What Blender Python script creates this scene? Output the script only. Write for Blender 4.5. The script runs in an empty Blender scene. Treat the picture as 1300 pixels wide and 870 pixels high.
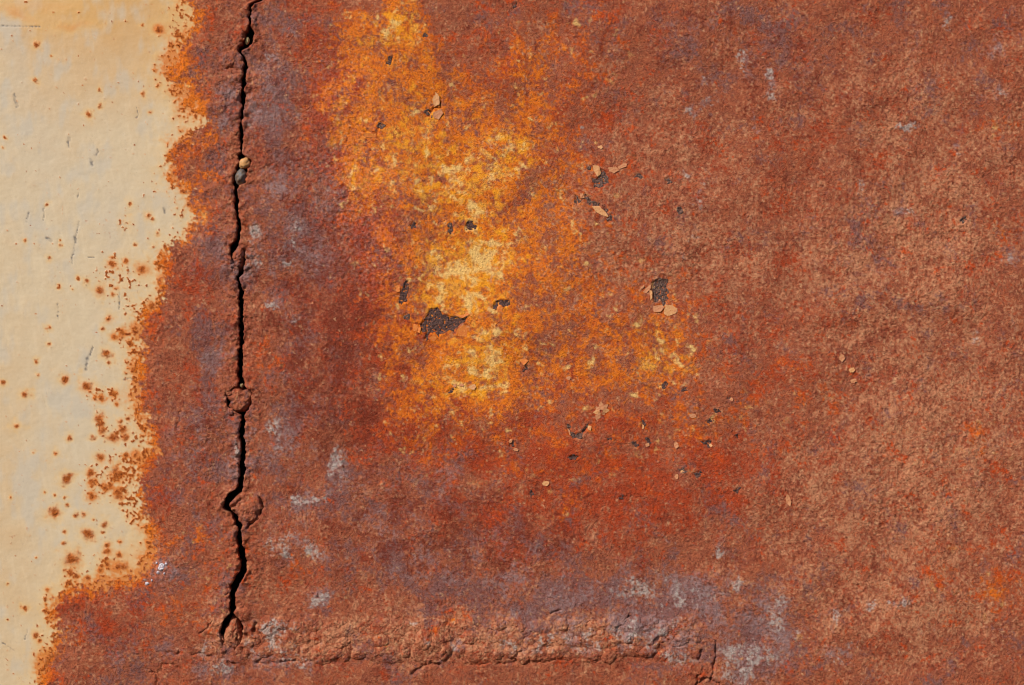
import bpy, math, random
import numpy as np

# ------------------------------------------------------------------ camera, sky, sun, exposure
# The plate is upright in the XZ plane, facing -Y.  Plate unit: 0.5 mm ("mm2"),
# u runs right, v runs down, h rises out of the plate towards the viewer.
S = 0.0005
CU, CV = 650.0, 435.0
W_M = 1300 * S

scene = bpy.context.scene
cam_data = bpy.data.cameras.new("camera")
cam = bpy.data.objects.new("camera", cam_data)
scene.collection.objects.link(cam)
cam_data.sensor_width = 36.0
cam_data.lens = 70.0
cam_data.clip_start = 0.05
cam_data.clip_end = 100.0
cam.location = (0, -W_M * 70.0 / 36.0, 0)
cam.rotation_euler = (math.radians(90), 0, 0)
scene.camera = cam

SUN_DIR = np.array([-0.52, -0.62, 0.58]); SUN_DIR /= np.linalg.norm(SUN_DIR)
sun_el = math.asin(SUN_DIR[2])
sun_az = math.atan2(SUN_DIR[0], SUN_DIR[1])
world = bpy.data.worlds.new("World"); scene.world = world
world.use_nodes = True
wn = world.node_tree.nodes; wl = world.node_tree.links
wn.clear()
wo = wn.new("ShaderNodeOutputWorld"); wb = wn.new("ShaderNodeBackground"); ws = wn.new("ShaderNodeTexSky")
ws.sky_type = 'NISHITA'; ws.sun_disc = False
ws.sun_elevation = sun_el; ws.sun_rotation = sun_az
wb.inputs["Strength"].default_value = 0.09
wl.new(ws.outputs[0], wb.inputs["Color"]); wl.new(wb.outputs[0], wo.inputs["Surface"])

sun_data = bpy.data.lights.new("sun", 'SUN')
sun_data.energy = 3.85
sun_data.angle = math.radians(0.53)
sun_data.color = (1.0, 0.95, 0.88)
sun = bpy.data.objects.new("sun", sun_data)
scene.collection.objects.link(sun)
from mathutils import Vector
sun.rotation_euler = Vector(-SUN_DIR).to_track_quat('-Z', 'Y').to_euler()
sun.location = (-1, -2, 2)

scene.view_settings.view_transform = 'Standard'
scene.view_settings.look = 'None'
scene.view_settings.exposure = 0.0
scene.view_settings.gamma = 1.0
scene.view_settings.use_curve_mapping = False
scene.render.resolution_x = 1024; scene.render.resolution_y = 685
scene.render.engine = 'CYCLES'
scene.cycles.filter_width = 1.0

random.seed(7)
RS = np.random.RandomState(11)

# ------------------------------------------------------------------ noise
_ang = RS.rand(65536) * 2 * np.pi
_GX = np.cos(_ang).astype(np.float32); _GY = np.sin(_ang).astype(np.float32)

def _hash(ix, iy, seed):
    h = ix.astype(np.uint32) * np.uint32(374761393) + iy.astype(np.uint32) * np.uint32(668265263) + np.uint32((seed * 97471177) & 0xFFFFFFFF)
    h = (h ^ (h >> np.uint32(13))) * np.uint32(1274126177)
    return ((h ^ (h >> np.uint32(16))) & np.uint32(0xFFFF)).astype(np.int32)

def N(u, v, sc, seed):
    """gradient noise, about -1..1"""
    x = (u / sc).astype(np.float32) + np.float32(1000 + seed * 17.3); y = (v / sc).astype(np.float32) + np.float32(1000 + seed * 7.7)
    fx = np.floor(x); fy = np.floor(y)
    ix = fx.astype(np.int32); iy = fy.astype(np.int32)
    x = x - fx; y = y - fy
    sx = x * x * x * (x * (x * 6 - 15) + 10); sy = y * y * y * (y * (y * 6 - 15) + 10)
    def g(dx, dy):
        k = _hash(ix + dx, iy + dy, seed)
        return _GX[k] * (x - dx) + _GY[k] * (y - dy)
    a = g(0, 0); b = g(1, 0); c = g(0, 1); d = g(1, 1)
    a += sx * (b - a); c += sx * (d - c)
    return (a + sy * (c - a)) * np.float32(1.6)

def fbm(u, v, sc, octv, seed, gain=0.55):
    o = 0; a = 1.0; t = 0
    for k in range(octv):
        o = o + a * N(u, v, sc / 2.03 ** k, seed * 13 + k); t += a * a; a *= gain
    return o / math.sqrt(t)

def ss(a, b, x):
    t = np.clip((x - a) / (b - a), 0, 1)
    return t * t * (3 - 2 * t)

def poly_dist(u, v, pts, closed=False):
    """unsigned distance to a polyline"""
    d = np.full(u.shape, 1e9, np.float32)
    n = len(pts)
    for i in range(n if closed else n - 1):
        ax, ay = pts[i]; bx, by = pts[(i + 1) % n]
        dx, dy = bx - ax, by - ay
        t = np.clip(((u - ax) * dx + (v - ay) * dy) / (dx * dx + dy * dy + 1e-9), 0, 1)
        d = np.minimum(d, np.hypot(u - ax - t * dx, v - ay - t * dy))
    return d

def inside(u, v, pts):
    r = np.zeros(u.shape, bool)
    n = len(pts)
    for i in range(n):
        ax, ay = pts[i]; bx, by = pts[(i + 1) % n]
        if ay == by: continue
        c = ((ay > v) != (by > v)) & (u < (bx - ax) * (v - ay) / (by - ay) + ax)
        r ^= c
    return r

def sdf(u, v, pts):
    """negative inside a closed outline"""
    d = poly_dist(u, v, pts, True)
    return np.where(inside(u, v, pts), -d, d)

# ------------------------------------------------------------------ what the surface looks like where
PAINT = [(-2000, -2000), (236, -2000), (232, -60), (236, 0), (246, 28), (232, 60), (210, 90), (216, 104), (236, 114), (236, 132), (252, 140), (262, 154),
         (248, 170), (220, 186), (218, 206), (218, 228), (240, 238), (242, 264), (248, 282), (238, 300), (214, 314), (205, 332),
         (204, 350), (208, 366), (206, 384), (180, 394), (182, 410), (176, 428), (182, 446), (176, 468), (180, 486), (174, 506), (178, 522),
         (190, 536), (190, 556), (200, 572), (182, 584), (176, 606), (178, 636), (184, 656), (194, 678), (196, 700), (186, 724),
         (160, 738), (128, 746), (98, 744), (76, 756), (66, 770), (68, 790), (78, 806), (70, 826), (58, 846), (52, 872),
         (40, 940), (20, 1100), (10, 2800), (-2000, 2800)]

SPOTS = [(46, 57, 5), (44, 102, 3.2), (201, 38, 5), (181, 32, 2), (126, 114, 2.2), (181, 119, 3.2), (127, 134, 2.4), (113, 146, 4), (190, 143, 1.8),
         (200, 109, 2), (65, 71, 1.2), (6, 175, 2), (3, 187, 1.6), (165, 259, 3.2), (188, 274, 4), (194, 278, 2.2), (142, 335, 4.5), (160, 332, 3),
         (180, 342, 6), (126, 369, 6), (143, 374, 2.6), (111, 357, 3), (99, 354, 2), (76, 365, 2.5), (75, 362, 1.6), (32, 305, 2.2), (59, 260, 1.7),
         (77, 312, 2), (63, 328, 1.8), (137, 405, 4.5), (130, 418, 2.6), (172, 418, 4), (145, 428, 4), (155, 422, 4), (63, 416, 2.6), (62, 437, 2),
         (147, 367, 2), (193, 389, 5), (200, 296, 2), (143, 327, 2.5), (171, 310, 1.6), (92, 367, 1.5), (83, 482, 6), (109, 490, 7.5), (135, 449, 6), (31, 501, 4.5),
         (21, 541, 4.5), (89, 556, 3.2), (71, 576, 4), (84, 608, 7), (3, 486, 3.5), (126, 532, 5), (130, 546, 5), (128, 539, 5), (144, 556, 5.5), (155, 545, 5),
         (160, 556, 4), (128, 580, 6), (148, 604, 7), (115, 600, 5), (117, 612, 5), (116, 630, 5), (133, 620, 5), (150, 626, 6), (140, 617, 4),
         (13, 632, 2), (70, 629, 2.2), (82, 632, 2), (85, 642, 2), (69, 652, 7.5), (112, 678, 8.5), (82, 675, 3.2), (90, 709, 10), (132, 666, 5), (136, 692, 4), (137, 699, 4),
         (149, 720, 6), (156, 719, 4), (127, 724, 4), (136, 717, 4), (81, 689, 2.2), (46, 708, 2), (32, 772, 3.6), (45, 807, 3.8), (63, 841, 10), (70, 836, 7),
         (60, 749, 2.6), (96, 655, 3), (107, 654, 3), (131, 676, 2.4), (97, 732, 3), (90, 726, 3), (82, 724, 2), (111, 733, 2.4), (10, 741, 1.8), (152, 688, 2.4),
         (151, 704, 3), (46, 459, 2.4), (48, 477, 2), (63, 437, 1.6), (42, 575, 1.8), (57, 625, 1.6), (119, 660, 2), (138, 461, 2.6), (145, 500, 4), (128, 506, 4),
         (120, 505, 3), (148, 513, 2.5), (76, 305, 1.2), (163, 531, 2.4), (153, 535, 2.5), (118, 555, 3), (172, 578, 4), (184, 580, 4), (160, 578, 3), (50, 813, 2.4), (86, 770, 2), (10, 787, 1.3)]
CLUSTERS = [(160, 284, 11, 12), (150, 424, 14, 10), (133, 500, 14, 10), (150, 550, 16, 14), (140, 610, 26, 24), (118, 620, 10, 28), (160, 590, 26, 14), (160, 632, 18, 14),
            (128, 540, 8, 22), (120, 498, 12, 8), (142, 505, 10, 10), (90, 728, 12, 10), (132, 712, 14, 16), (80, 820, 22, 30), (66, 840, 18, 18), (170, 650, 14, 16),
            (150, 350, 26, 30), (178, 455, 14, 50), (190, 405, 14, 18), (225, 60, 16, 40), (235, 135, 10, 20), (186, 545, 12, 20), (100, 800, 16, 20)]
SCUFFS = [([(88, 175), (88, 187)], 1.8), ([(125, 190), (121, 198)], 1.4), ([(100, 282), (96, 302), (91, 334)], 1.3), ([(98, 296), (96, 308)], 1.7),
          ([(118, 441), (115, 452), (110, 460), (108, 470)], 1.7), ([(158, 482), (164, 480), (171, 482)], 1.2), ([(116, 203), (119, 210)], 2.0),
          ([(34, 800), (32, 812)], 0.9), ([(74, 386), (72, 406)], 0.9), ([(18, 120), (22, 135)], 2.2), ([(56, 262), (54, 280)], 0.7), ([(112, 327), (119, 327)], 0.7),
          ([(0, 33), (52, 34)], 1.0), ([(174, 136), (173, 150)], 0.7), ([(99, 245), (99, 251)], 1.0), ([(208, 265), (209, 270)], 1.7), ([(60, 303), (65, 306)], 2.6), ([(61, 328), (66, 328)], 1.2),
          ([(0, 814), (18, 826)], 0.7), ([(152, 372), (151, 392)], 1.2), ([(36, 270), (34, 282)], 0.8)]
GROOVES = [([(908, 815), (910, 828), (908, 842), (905, 854), (902, 864)], 3.8, 1.3), ([(902, 862), (893, 862), (884, 868), (878, 880)], 4.0, 1.3),
           ([(903, 863), (912, 868), (918, 880)], 3.5, 1.2), ([(893, 846), (888, 858), (884, 866)], 2.5, 1.0), ([(892, 828), (888, 835)], 3.5, 1.6),
           ([(524, 856), (530, 850), (537, 845), (548, 841), (560, 842)], 4.0, 1.4), ([(650, 837), (662, 829), (676, 826)], 5.0, 1.2),
           ([(329, 633), (334, 642), (332, 652), (325, 661), (313, 668)], 9.0, 1.5), ([(298, 648), (301, 654), (302, 662)], 5.0, 1.5), ([(295, 641), (302, 637), (306, 634)], 4.0, 1.2),
           ([(200, 827), (230, 830), (250, 831), (276, 832), (286, 837), (298, 842)], 2.2, 1.3), ([(204, 872), (202, 855), (208, 844), (222, 842), (231, 852)], 1.8, 1.6),
           ([(196, 852), (199, 862), (198, 874)], 3.0, 1.3), ([(326, 842), (334, 834)], 4.0, 1.2), ([(322, 800), (328, 804), (340, 796)], 4.0, 1.5), ([(350, 804), (352, 818), (358, 826)], 3.0, 1.2),
           ([(326, 790), (322, 802), (327, 806)], 4.0, 1.3), ([(300, 805), (306, 818), (308, 830)], 4.0, 1.1), ([(280, 806), (284, 814), (282, 822)], 3.5, 1.2),
           ([(254, 802), (264, 796), (270, 790)], 3.0, 1.1), ([(292, 842), (300, 840)], 4.0, 1.3), ([(821, 824), (834, 812), (848, 806)], 6.0, 2.2), ([(846, 812), (856, 818)], 5.0, 1.6),
           ([(785, 800), (795, 790), (800, 780)], 4.0, 1.3), ([(700, 780), (712, 774)], 3.0, 1.2), ([(330, 842), (400, 838), (430, 840)], 2.4, 1.5), ([(590, 842), (640, 842), (700, 838), (760, 836), (820, 832)], 2.0, 1.6),
           ([(285, 338), (293, 340), (303, 344)], 2.5, 1.2), ([(560, 393), (562, 400)], 1.5, 1.0), ([(516, 405), (526, 410), (536, 414)], 2.0, 0.9), ([(532, 414), (532, 424)], 2.0, 0.9),
           ([(506, 362), (503, 368), (505, 376)], 1.4, 0.8), ([(555, 118), (560, 126), (560, 142)], 2.4, 0.9), ([(548, 142), (559, 137)], 2.4, 1.0), ([(462, 168), (480, 167), (479, 160)], 2.0, 0.9),
           ([(283, 88), (304, 86)], 2.4, 1.2), ([(296, 52), (296, 62)], 2.0, 1.0), ([(292, 52), (294, 62)], 1.8, 0.9), ([(224, 512), (230, 518), (226, 545)], 1.6, 1.4)]

DARK = [  # bare dark patches where the skin has flaked away: outline, greyness
    ([(545, 393), (556, 391), (562, 400), (575, 402), (590, 405), (596, 402), (589, 408), (584, 414), (577, 417), (577, 424), (572, 419), (565, 421), (557, 427), (551, 421), (546, 424), (541, 432), (539, 431), (542, 422), (535, 420), (534, 413), (540, 405)], .15),
    ([(505, 381), (510, 368), (515, 358), (519, 357), (517, 370), (516, 384), (509, 387)], .3),
    ([(511, 402), (515, 398), (520, 400), (521, 404), (517, 407), (512, 405)], .5),
    ([(626, 388), (630, 382), (636, 381), (642, 382), (646, 380), (648, 387), (641, 390), (637, 386), (631, 391), (626, 392)], .1),
    ([(591, 287), (595, 280), (600, 281), (606, 289), (600, 293), (593, 292)], .2), ([(569, 284), (573, 282), (576, 291), (573, 297), (569, 293)], .4),
    ([(520, 287), (525, 282), (529, 284), (527, 290), (522, 290)], .2),
    ([(490, 80), (493, 73), (499, 71), (499, 78), (495, 83)], .3), ([(537, 46), (540, 42), (544, 45), (542, 49), (538, 49)], .6),
    ([(539, 142), (543, 138), (548, 142), (547, 149), (541, 146)], .7), ([(479, 160), (484, 156), (489, 160), (485, 164), (480, 163)], .6),
    ([(745, 214), (749, 211), (752, 217), (747, 218)], .6), ([(762, 215), (770, 219), (773, 232), (765, 238), (755, 238), (751, 226), (757, 228), (760, 222)], .5),
    ([(730, 247), (735, 252), (738, 253), (742, 246), (748, 250), (752, 255), (760, 259), (763, 263), (755, 262), (747, 260), (741, 253), (737, 255), (733, 260), (730, 256)], .5),
    ([(766, 263), (771, 267), (772, 275), (767, 270)], .4), ([(775, 272), (777, 281), (771, 283), (769, 278)], .4), ([(802, 226), (810, 219), (815, 222), (814, 228), (808, 225)], .5),
    ([(829, 358), (838, 353), (846, 356), (848, 366), (848, 384), (843, 388), (838, 380), (832, 385), (829, 380), (828, 368)], .6),
    ([(719, 538), (724, 541), (725, 549), (731, 551), (738, 548), (743, 543), (747, 537), (747, 544), (740, 551), (735, 557), (727, 557), (722, 550)], .35),
    ([(815, 530), (819, 536), (818, 548), (815, 542)], .3), ([(820, 556), (826, 558), (827, 565), (822, 564)], .1), ([(802, 562), (808, 561), (810, 567), (804, 568)], .3),
    ([(839, 490), (845, 484), (848, 488), (843, 494)], .1), ([(864, 495), (870, 492), (874, 496), (868, 498)], .2), ([(888, 560), (895, 560), (901, 558), (903, 564), (900, 569), (893, 563)], .3),
    ([(906, 520), (913, 519), (914, 524), (909, 525)], .3), ([(897, 536), (903, 531), (905, 534), (900, 538)], .2), ([(933, 553), (938, 551), (938, 557), (933, 556)], .2),
    ([(861, 596), (868, 594), (871, 598), (864, 600)], .4), ([(879, 602), (889, 598), (892, 602), (884, 606)], .3), ([(932, 624), (937, 617), (940, 620), (936, 627)], .3),
    ([(786, 631), (791, 628), (793, 634), (788, 635)], .2), ([(720, 581), (728, 577), (736, 580), (728, 583)], .3), ([(663, 471), (667, 465), (671, 466), (667, 473)], .1),
    ([(568, 497), (573, 493), (577, 496), (573, 500)], .2), ([(646, 563), (652, 560), (653, 567), (648, 567)], .3), ([(672, 625), (676, 622), (677, 629), (673, 630)], .2),
    ([(650, 5), (656, 3), (657, 9), (652, 11)], .3), ([(1219, 280), (1226, 274), (1228, 278), (1222, 285)], .5), ([(860, 265), (864, 262), (866, 268), (862, 272)], .4),
    ([(844, 228), (850, 225), (853, 231), (847, 234)], .4), ([(770, 556), (776, 553), (777, 557), (772, 560)], .2), ([(922, 505), (927, 503), (928, 507), (923, 508)], .3)]

PALE = [(370, 812, 50, 22, 0, .35), (600, 812, 120, 24, 0, .2), (780, 808, 80, 26, 0, .35),   # mineral bloom: centre, radii, angle, strength
    (390, 637, 24, 9, -8, 1.0), (404, 760, 18, 8, -28, .95), (430, 590, 9, 20, 15, .8), (375, 408, 8, 6, 0, 1.1), (366, 335, 9, 6, 0, .75), (428, 585, 14, 20, 10, .75),
    (350, 550, 14, 22, 0, .55), (370, 690, 20, 30, 0, .5), (400, 700, 18, 12, 0, .55), (345, 385, 12, 10, 0, .6), (375, 300, 12, 40, 0, .45), (345, 75, 10, 14, 30, .55),
    (460, 617, 10, 4, -30, .6), (945, 82, 6, 15, -8, .95), (940, 66, 4, 5, 0, .8), (893, 103, 14, 6, -20, .75), (878, 140, 14, 9, -20, .7), (900, 130, 10, 6, -30, .6), (957, 138, 4, 12, 10, .6),
    (740, 163, 5, 5, 0, .8), (960, 165, 5, 4, 0, .7), (1096, 234, 4, 9, 25, .8), (1147, 162, 22, 6, -12, .7), (1203, 25, 6, 16, 0, .6), (978, 96, 5, 12, 0, .6), (978, 122, 10, 10, 0, .45),
    (810, 745, 30, 14, -15, .65), (870, 760, 60, 26, 0, .45), (850, 690, 8, 5, 0, .5), (910, 700, 14, 18, 0, .5), (935, 740, 14, 12, 0, .55), (960, 830, 40, 40, 0, .5), (935, 850, 26, 26, 0, .55),
    (980, 750, 14, 10, 0, .7), (990, 768, 12, 10, 0, .6), (1060, 785, 8, 14, 0, .55), (1105, 768, 9, 7, 0, .7), (1135, 765, 26, 9, -15, .55), (1060, 830, 26, 12, 25, .6), (1085, 818, 12, 8, 0, .5),
    (1000, 800, 40, 14, 40, .4), (895, 245, 16, 40, 20, .4), (875, 300, 10, 10, 0, .5), (868, 325, 6, 6, 0, .45), (870, 226, 6, 8, 0, .6), (1150, 270, 26, 8, 10, .4), (1120, 358, 6, 6, 0, .45),
    (1240, 430, 14, 14, 0, .35), (1260, 60, 20, 14, 0, .35), (1260, 120, 26, 12, 0, .4), (1280, 330, 20, 14, 0, .4), (1215, 190, 4, 14, 0, .5), (385, 842, 16, 8, 0, .8), (362, 838, 16, 8, 0, .7),
    (578, 820, 8, 8, 40, .9), (645, 816, 8, 5, 0, .8), (546, 820, 5, 8, 0, .6), (520, 790, 14, 5, 0, .5), (345, 800, 28, 16, 0, .55), (330, 830, 20, 20, 0, .4), (275, 850, 40, 18, 0, .45), (262, 818, 24, 10, -25, .6),
    (205, 720, 6, 7, 0, .6), (187, 741, 4, 3, 0, .5), (318, 305, 8, 40, 5, .5), (325, 320, 10, 30, 0, .55), (316, 140, 8, 60, 0, .35), (345, 690, 18, 14, 0, .4), (365, 560, 18, 22, 0, .35),  # first entry: pale deposit, with the blister's glare halo painted in
    (302, 575, 10, 35, 0, .4), (230, 425, 6, 14, 0, .3), (700, 815, 60, 18, 0, .25), (820, 800, 40, 18, 0, .4), (860, 830, 30, 22, 0, .45), (1165, 480, 20, 14, 0, .2), (455, 560, 10, 14, 0, .35), (730, 745, 40, 12, -15, .3)]

ORANGE = [(600, 550, 140, 60, 0, .3), (700, 620, 130, 60, 0, .25), (420, 130, 60, 110, 0, .3), (470, 400, 50, 80, 0, .25), (820, 560, 120, 60, 0, .25), (1200, 570, 130, 130, 0, .20), (1150, 300, 120, 100, 0, .16), (1200, 740, 120, 70, 0, .24), (1000, 520, 110, 80, 0, .18), (720, 280, 110, 150, 0, .36), (640, 120, 80, 90, 0, .3), (760, 480, 120, 50, 0, .3), (440, 60, 40, 60, 0, .45), (450, 180, 50, 80, 0, .45), (500, 330, 50, 60, 0, .4), (520, 420, 40, 60, 0, .45), (700, 220, 70, 90, 0, .3), (690, 60, 80, 60, 0, .25), (470, 130, 50, 70, 0, .6), (500, 250, 60, 60, 0, .55), (560, 130, 60, 60, 0, .6), (680, 300, 60, 80, 0, .45), (520, 480, 50, 60, 0, .5), (650, 480, 80, 60, 0, .5), (800, 420, 80, 50, 0, .3), (505, 25, 34, 50, 0, 1.15), (520, 100, 46, 60, 0, 1.0), (560, 190, 80, 55, 10, .9), (470, 200, 40, 40, 0, .75), (600, 290, 80, 80, 0, .9), (600, 370, 75, 70, 0, 1.0), (610, 450, 60, 60, 0, 1.0),
          (570, 500, 50, 40, 0, .75), (650, 200, 40, 50, 0, .5), (720, 380, 90, 60, 0, .4), (850, 450, 70, 70, 0, .4), (770, 470, 90, 50, 0, .4), (900, 540, 60, 30, 0, .4), (680, 100, 50, 80, 0, .38),
          (760, 50, 60, 60, 0, .3), (860, 370, 50, 40, 0, .35), (470, 60, 40, 40, 0, .55), (440, 140, 30, 40, 0, .5), (720, 640, 30, 20, 0, .3), (540, 560, 40, 40, 0, .35), (1020, 470, 60, 60, 0, .2),
          (1270, 160, 40, 20, 0, .45), (1275, 300, 26, 30, 0, .35), (1270, 750, 40, 30, 0, .5), (1240, 560, 50, 26, 0, .3), (570, 790, 26, 12, 0, .7), (480, 820, 30, 12, 0, .35), (430, 760, 26, 14, 0, .4),
          (380, 700, 20, 60, 0, .4), (345, 460, 26, 40, 0, .4), (280, 730, 60, 60, 0, .35), (240, 780, 60, 30, 0, .3), (260, 210, 16, 40, 0, .45), (265, 270, 12, 20, 0, .5), (255, 680, 30, 20, 0, .45),
          (1010, 830, 50, 40, 0, .35), (930, 830, 20, 30, 0, .3), (240, 110, 18, 30, 0, .55), (235, 20, 16, 24, 0, .6), (320, 600, 8, 40, 0, .5)]
YELLOW = [(505, 15, 22, 26, 0, .5), (500, 45, 16, 26, 0, .25), (598, 342, 46, 30, -25, .9), (625, 325, 26, 26, 0, .5), (605, 385, 36, 22, 0, .5), (560, 235, 40, 34, 0, .42), (640, 195, 26, 30, 0, .5),
          (600, 265, 26, 20, 0, .6), (610, 460, 40, 34, 0, .55), (510, 185, 50, 26, 0, .30), (590, 215, 40, 30, 0, .4), (555, 330, 30, 26, 0, .42), (845, 435, 28, 40, 0, .30), (870, 465, 30, 20, 0, .25), (600, 495, 26, 16, 0, .4), (540, 150, 20, 20, 0, .35), (470, 230, 30, 20, 0, .3)]
RED = [(410, 90, 40, 80, 0, .6), (420, 200, 50, 60, 0, .5), (560, 540, 90, 40, 0, .6), (430, 120, 40, 90, 0, .7), (440, 260, 60, 60, 0, .7), (480, 330, 60, 60, 0, .75), (500, 440, 60, 60, 0, .75), (520, 540, 70, 50, 0, .8), (640, 560, 110, 40, 0, .75), (760, 580, 120, 60, 0, .75),
       (850, 620, 110, 50, 0, .7), (640, 650, 90, 50, 0, .7), (760, 660, 120, 40, 0, .75), (400, 60, 40, 60, 0, .5), (450, 400, 60, 60, 0, .6), (940, 600, 90, 50, 0, .45), (990, 420, 80, 80, 0, .35),
       (720, 180, 90, 60, 0, .4), (960, 300, 90, 80, 0, .3), (1010, 190, 50, 40, 0, .4), (410, 500, 50, 50, 0, .3), (250, 480, 30, 70, 0, .35), (240, 380, 30, 50, 0, .45), (215, 620, 36, 50, 0, .4), (130, 780, 70, 40, 0, .7), (590, 790, 26, 14, 0, .6), (650, 60, 60, 60, 0, .35)]
PURPLE = [(345, 90, 50, 110, 0, .65), (350, 280, 50, 110, 0, .52), (390, 340, 50, 70, 0, .45), (430, 470, 60, 60, 0, .38), (400, 240, 40, 80, 0, .4), (350, 560, 60, 80, 0, .6), (278, 140, 26, 70, 0, .75), (275, 330, 32, 70, 0, .68),
          (255, 560, 44, 60, 0, .68), (265, 440, 34, 60, 0, .5), (215, 720, 36, 24, 0, .75), (240, 650, 40, 40, 0, .5), (150, 830, 70, 60, 0, .45), (870, 40, 100, 40, 0, .35), (1000, 60, 140, 70, 0, .3), (730, 60, 50, 60, 0, .2),
          (880, 770, 120, 42, 0, .9), (770, 775, 100, 30, 0, .7), (950, 820, 60, 60, 0, .5), (560, 720, 150, 50, 0, .6), (480, 640, 100, 60, 0, .5), (640, 770, 120, 26, 0, .4), (1000, 830, 60, 50, 0, .4), (1100, 320, 90, 60, 0, .3), (290, 750, 30, 40, 0, .4),
          (700, 720, 90, 40, 0, .4), (1230, 60, 80, 60, 0, .3), (560, 610, 60, 30, 0, .4), (270, 850, 60, 30, 0, .35), (450, 840, 120, 20, 0, .3)]
TANZ = [(460, 812, 140, 26, 0, .5), (640, 812, 140, 28, 0, .6), (1180, 260, 120, 110, 0, .6), (1200, 560, 130, 160, 0, .65), (1080, 640, 130, 100, 0, .5), (1150, 780, 160, 60, 0, .5), (1100, 370, 140, 80, 0, .4), (760, 290, 90, 70, 0, .35), (900, 300, 80, 90, 0, .4),
        (300, 800, 50, 40, 0, .3), (700, 800, 130, 24, 0, .4), (430, 800, 100, 24, 0, .25), (850, 180, 80, 60, 0, .3), (1130, 110, 120, 60, 0, .35), (800, 340, 80, 50, 0, .35), (1020, 330, 80, 60, 0, .25), (620, 760, 120, 20, 0, .2)]
MAROON = [(440, 400, 64, 100, 0, .85), (425, 490, 70, 60, 0, .7), (470, 300, 40, 50, 0, .4), (360, 420, 30, 60, 0, .35), (470, 560, 80, 50, 0, .35), (400, 320, 40, 60, 0, .4), (540, 660, 130, 50, 0, .4), (380, 190, 40, 60, 0, .45), (330, 60, 24, 50, 0, .35), (640, 640, 90, 40, 0, .25), (300, 150, 20, 60, 0, .35), (800, 30, 90, 40, 0, .35), (1000, 90, 120, 60, 0, .35), (560, 700, 120, 40, 0, .4), (690, 690, 60, 30, 0, .35), (240, 560, 40, 60, 0, .3), (300, 430, 30, 60, 0, .25), (1100, 420, 80, 40, 0, .25)]
WET = [(440, 250, 70, 90, 0, .8), (430, 100, 60, 70, 0, .5), (470, 330, 60, 50, 0, .7), (345, 100, 30, 70, 0, .5), (215, 722, 24, 18, 0, .8), (285, 110, 26, 30, 0, .6), (255, 300, 22, 60, 0, .4), (205, 720, 10, 10, 0, .4)]

def G(u, v, blobs):
    o = np.zeros(u.shape, np.float32)
    for cu, cv, ru, rv, ang, w in blobs:
        m = (np.abs(u - cu) < 2.6 * max(ru, rv)) & (np.abs(v - cv) < 2.6 * max(ru, rv))
        if not m.any(): continue
        x = u[m] - cu; y = v[m] - cv
        if ang:
            c, s = math.cos(math.radians(ang)), math.sin(math.radians(ang))
            x, y = c * x + s * y, -s * x + c * y
        g = w * np.exp(-(x / ru) ** 2 - (y / rv) ** 2)
        o[m] = 1 - (1 - o[m]) * (1 - g) if w <= 1 else o[m] + g
    return o

KEYS = ['speck', 'mauve', 'hot', 'maroon', 'cream', 'amber', 'red', 'lite', 'purple', 'orange', 'yellow', 'tan', 'grey', 'pale', 'deep', 'paint', 'cool', 'warm', 'stain', 'spot', 'scuff', 'wet']

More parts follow.
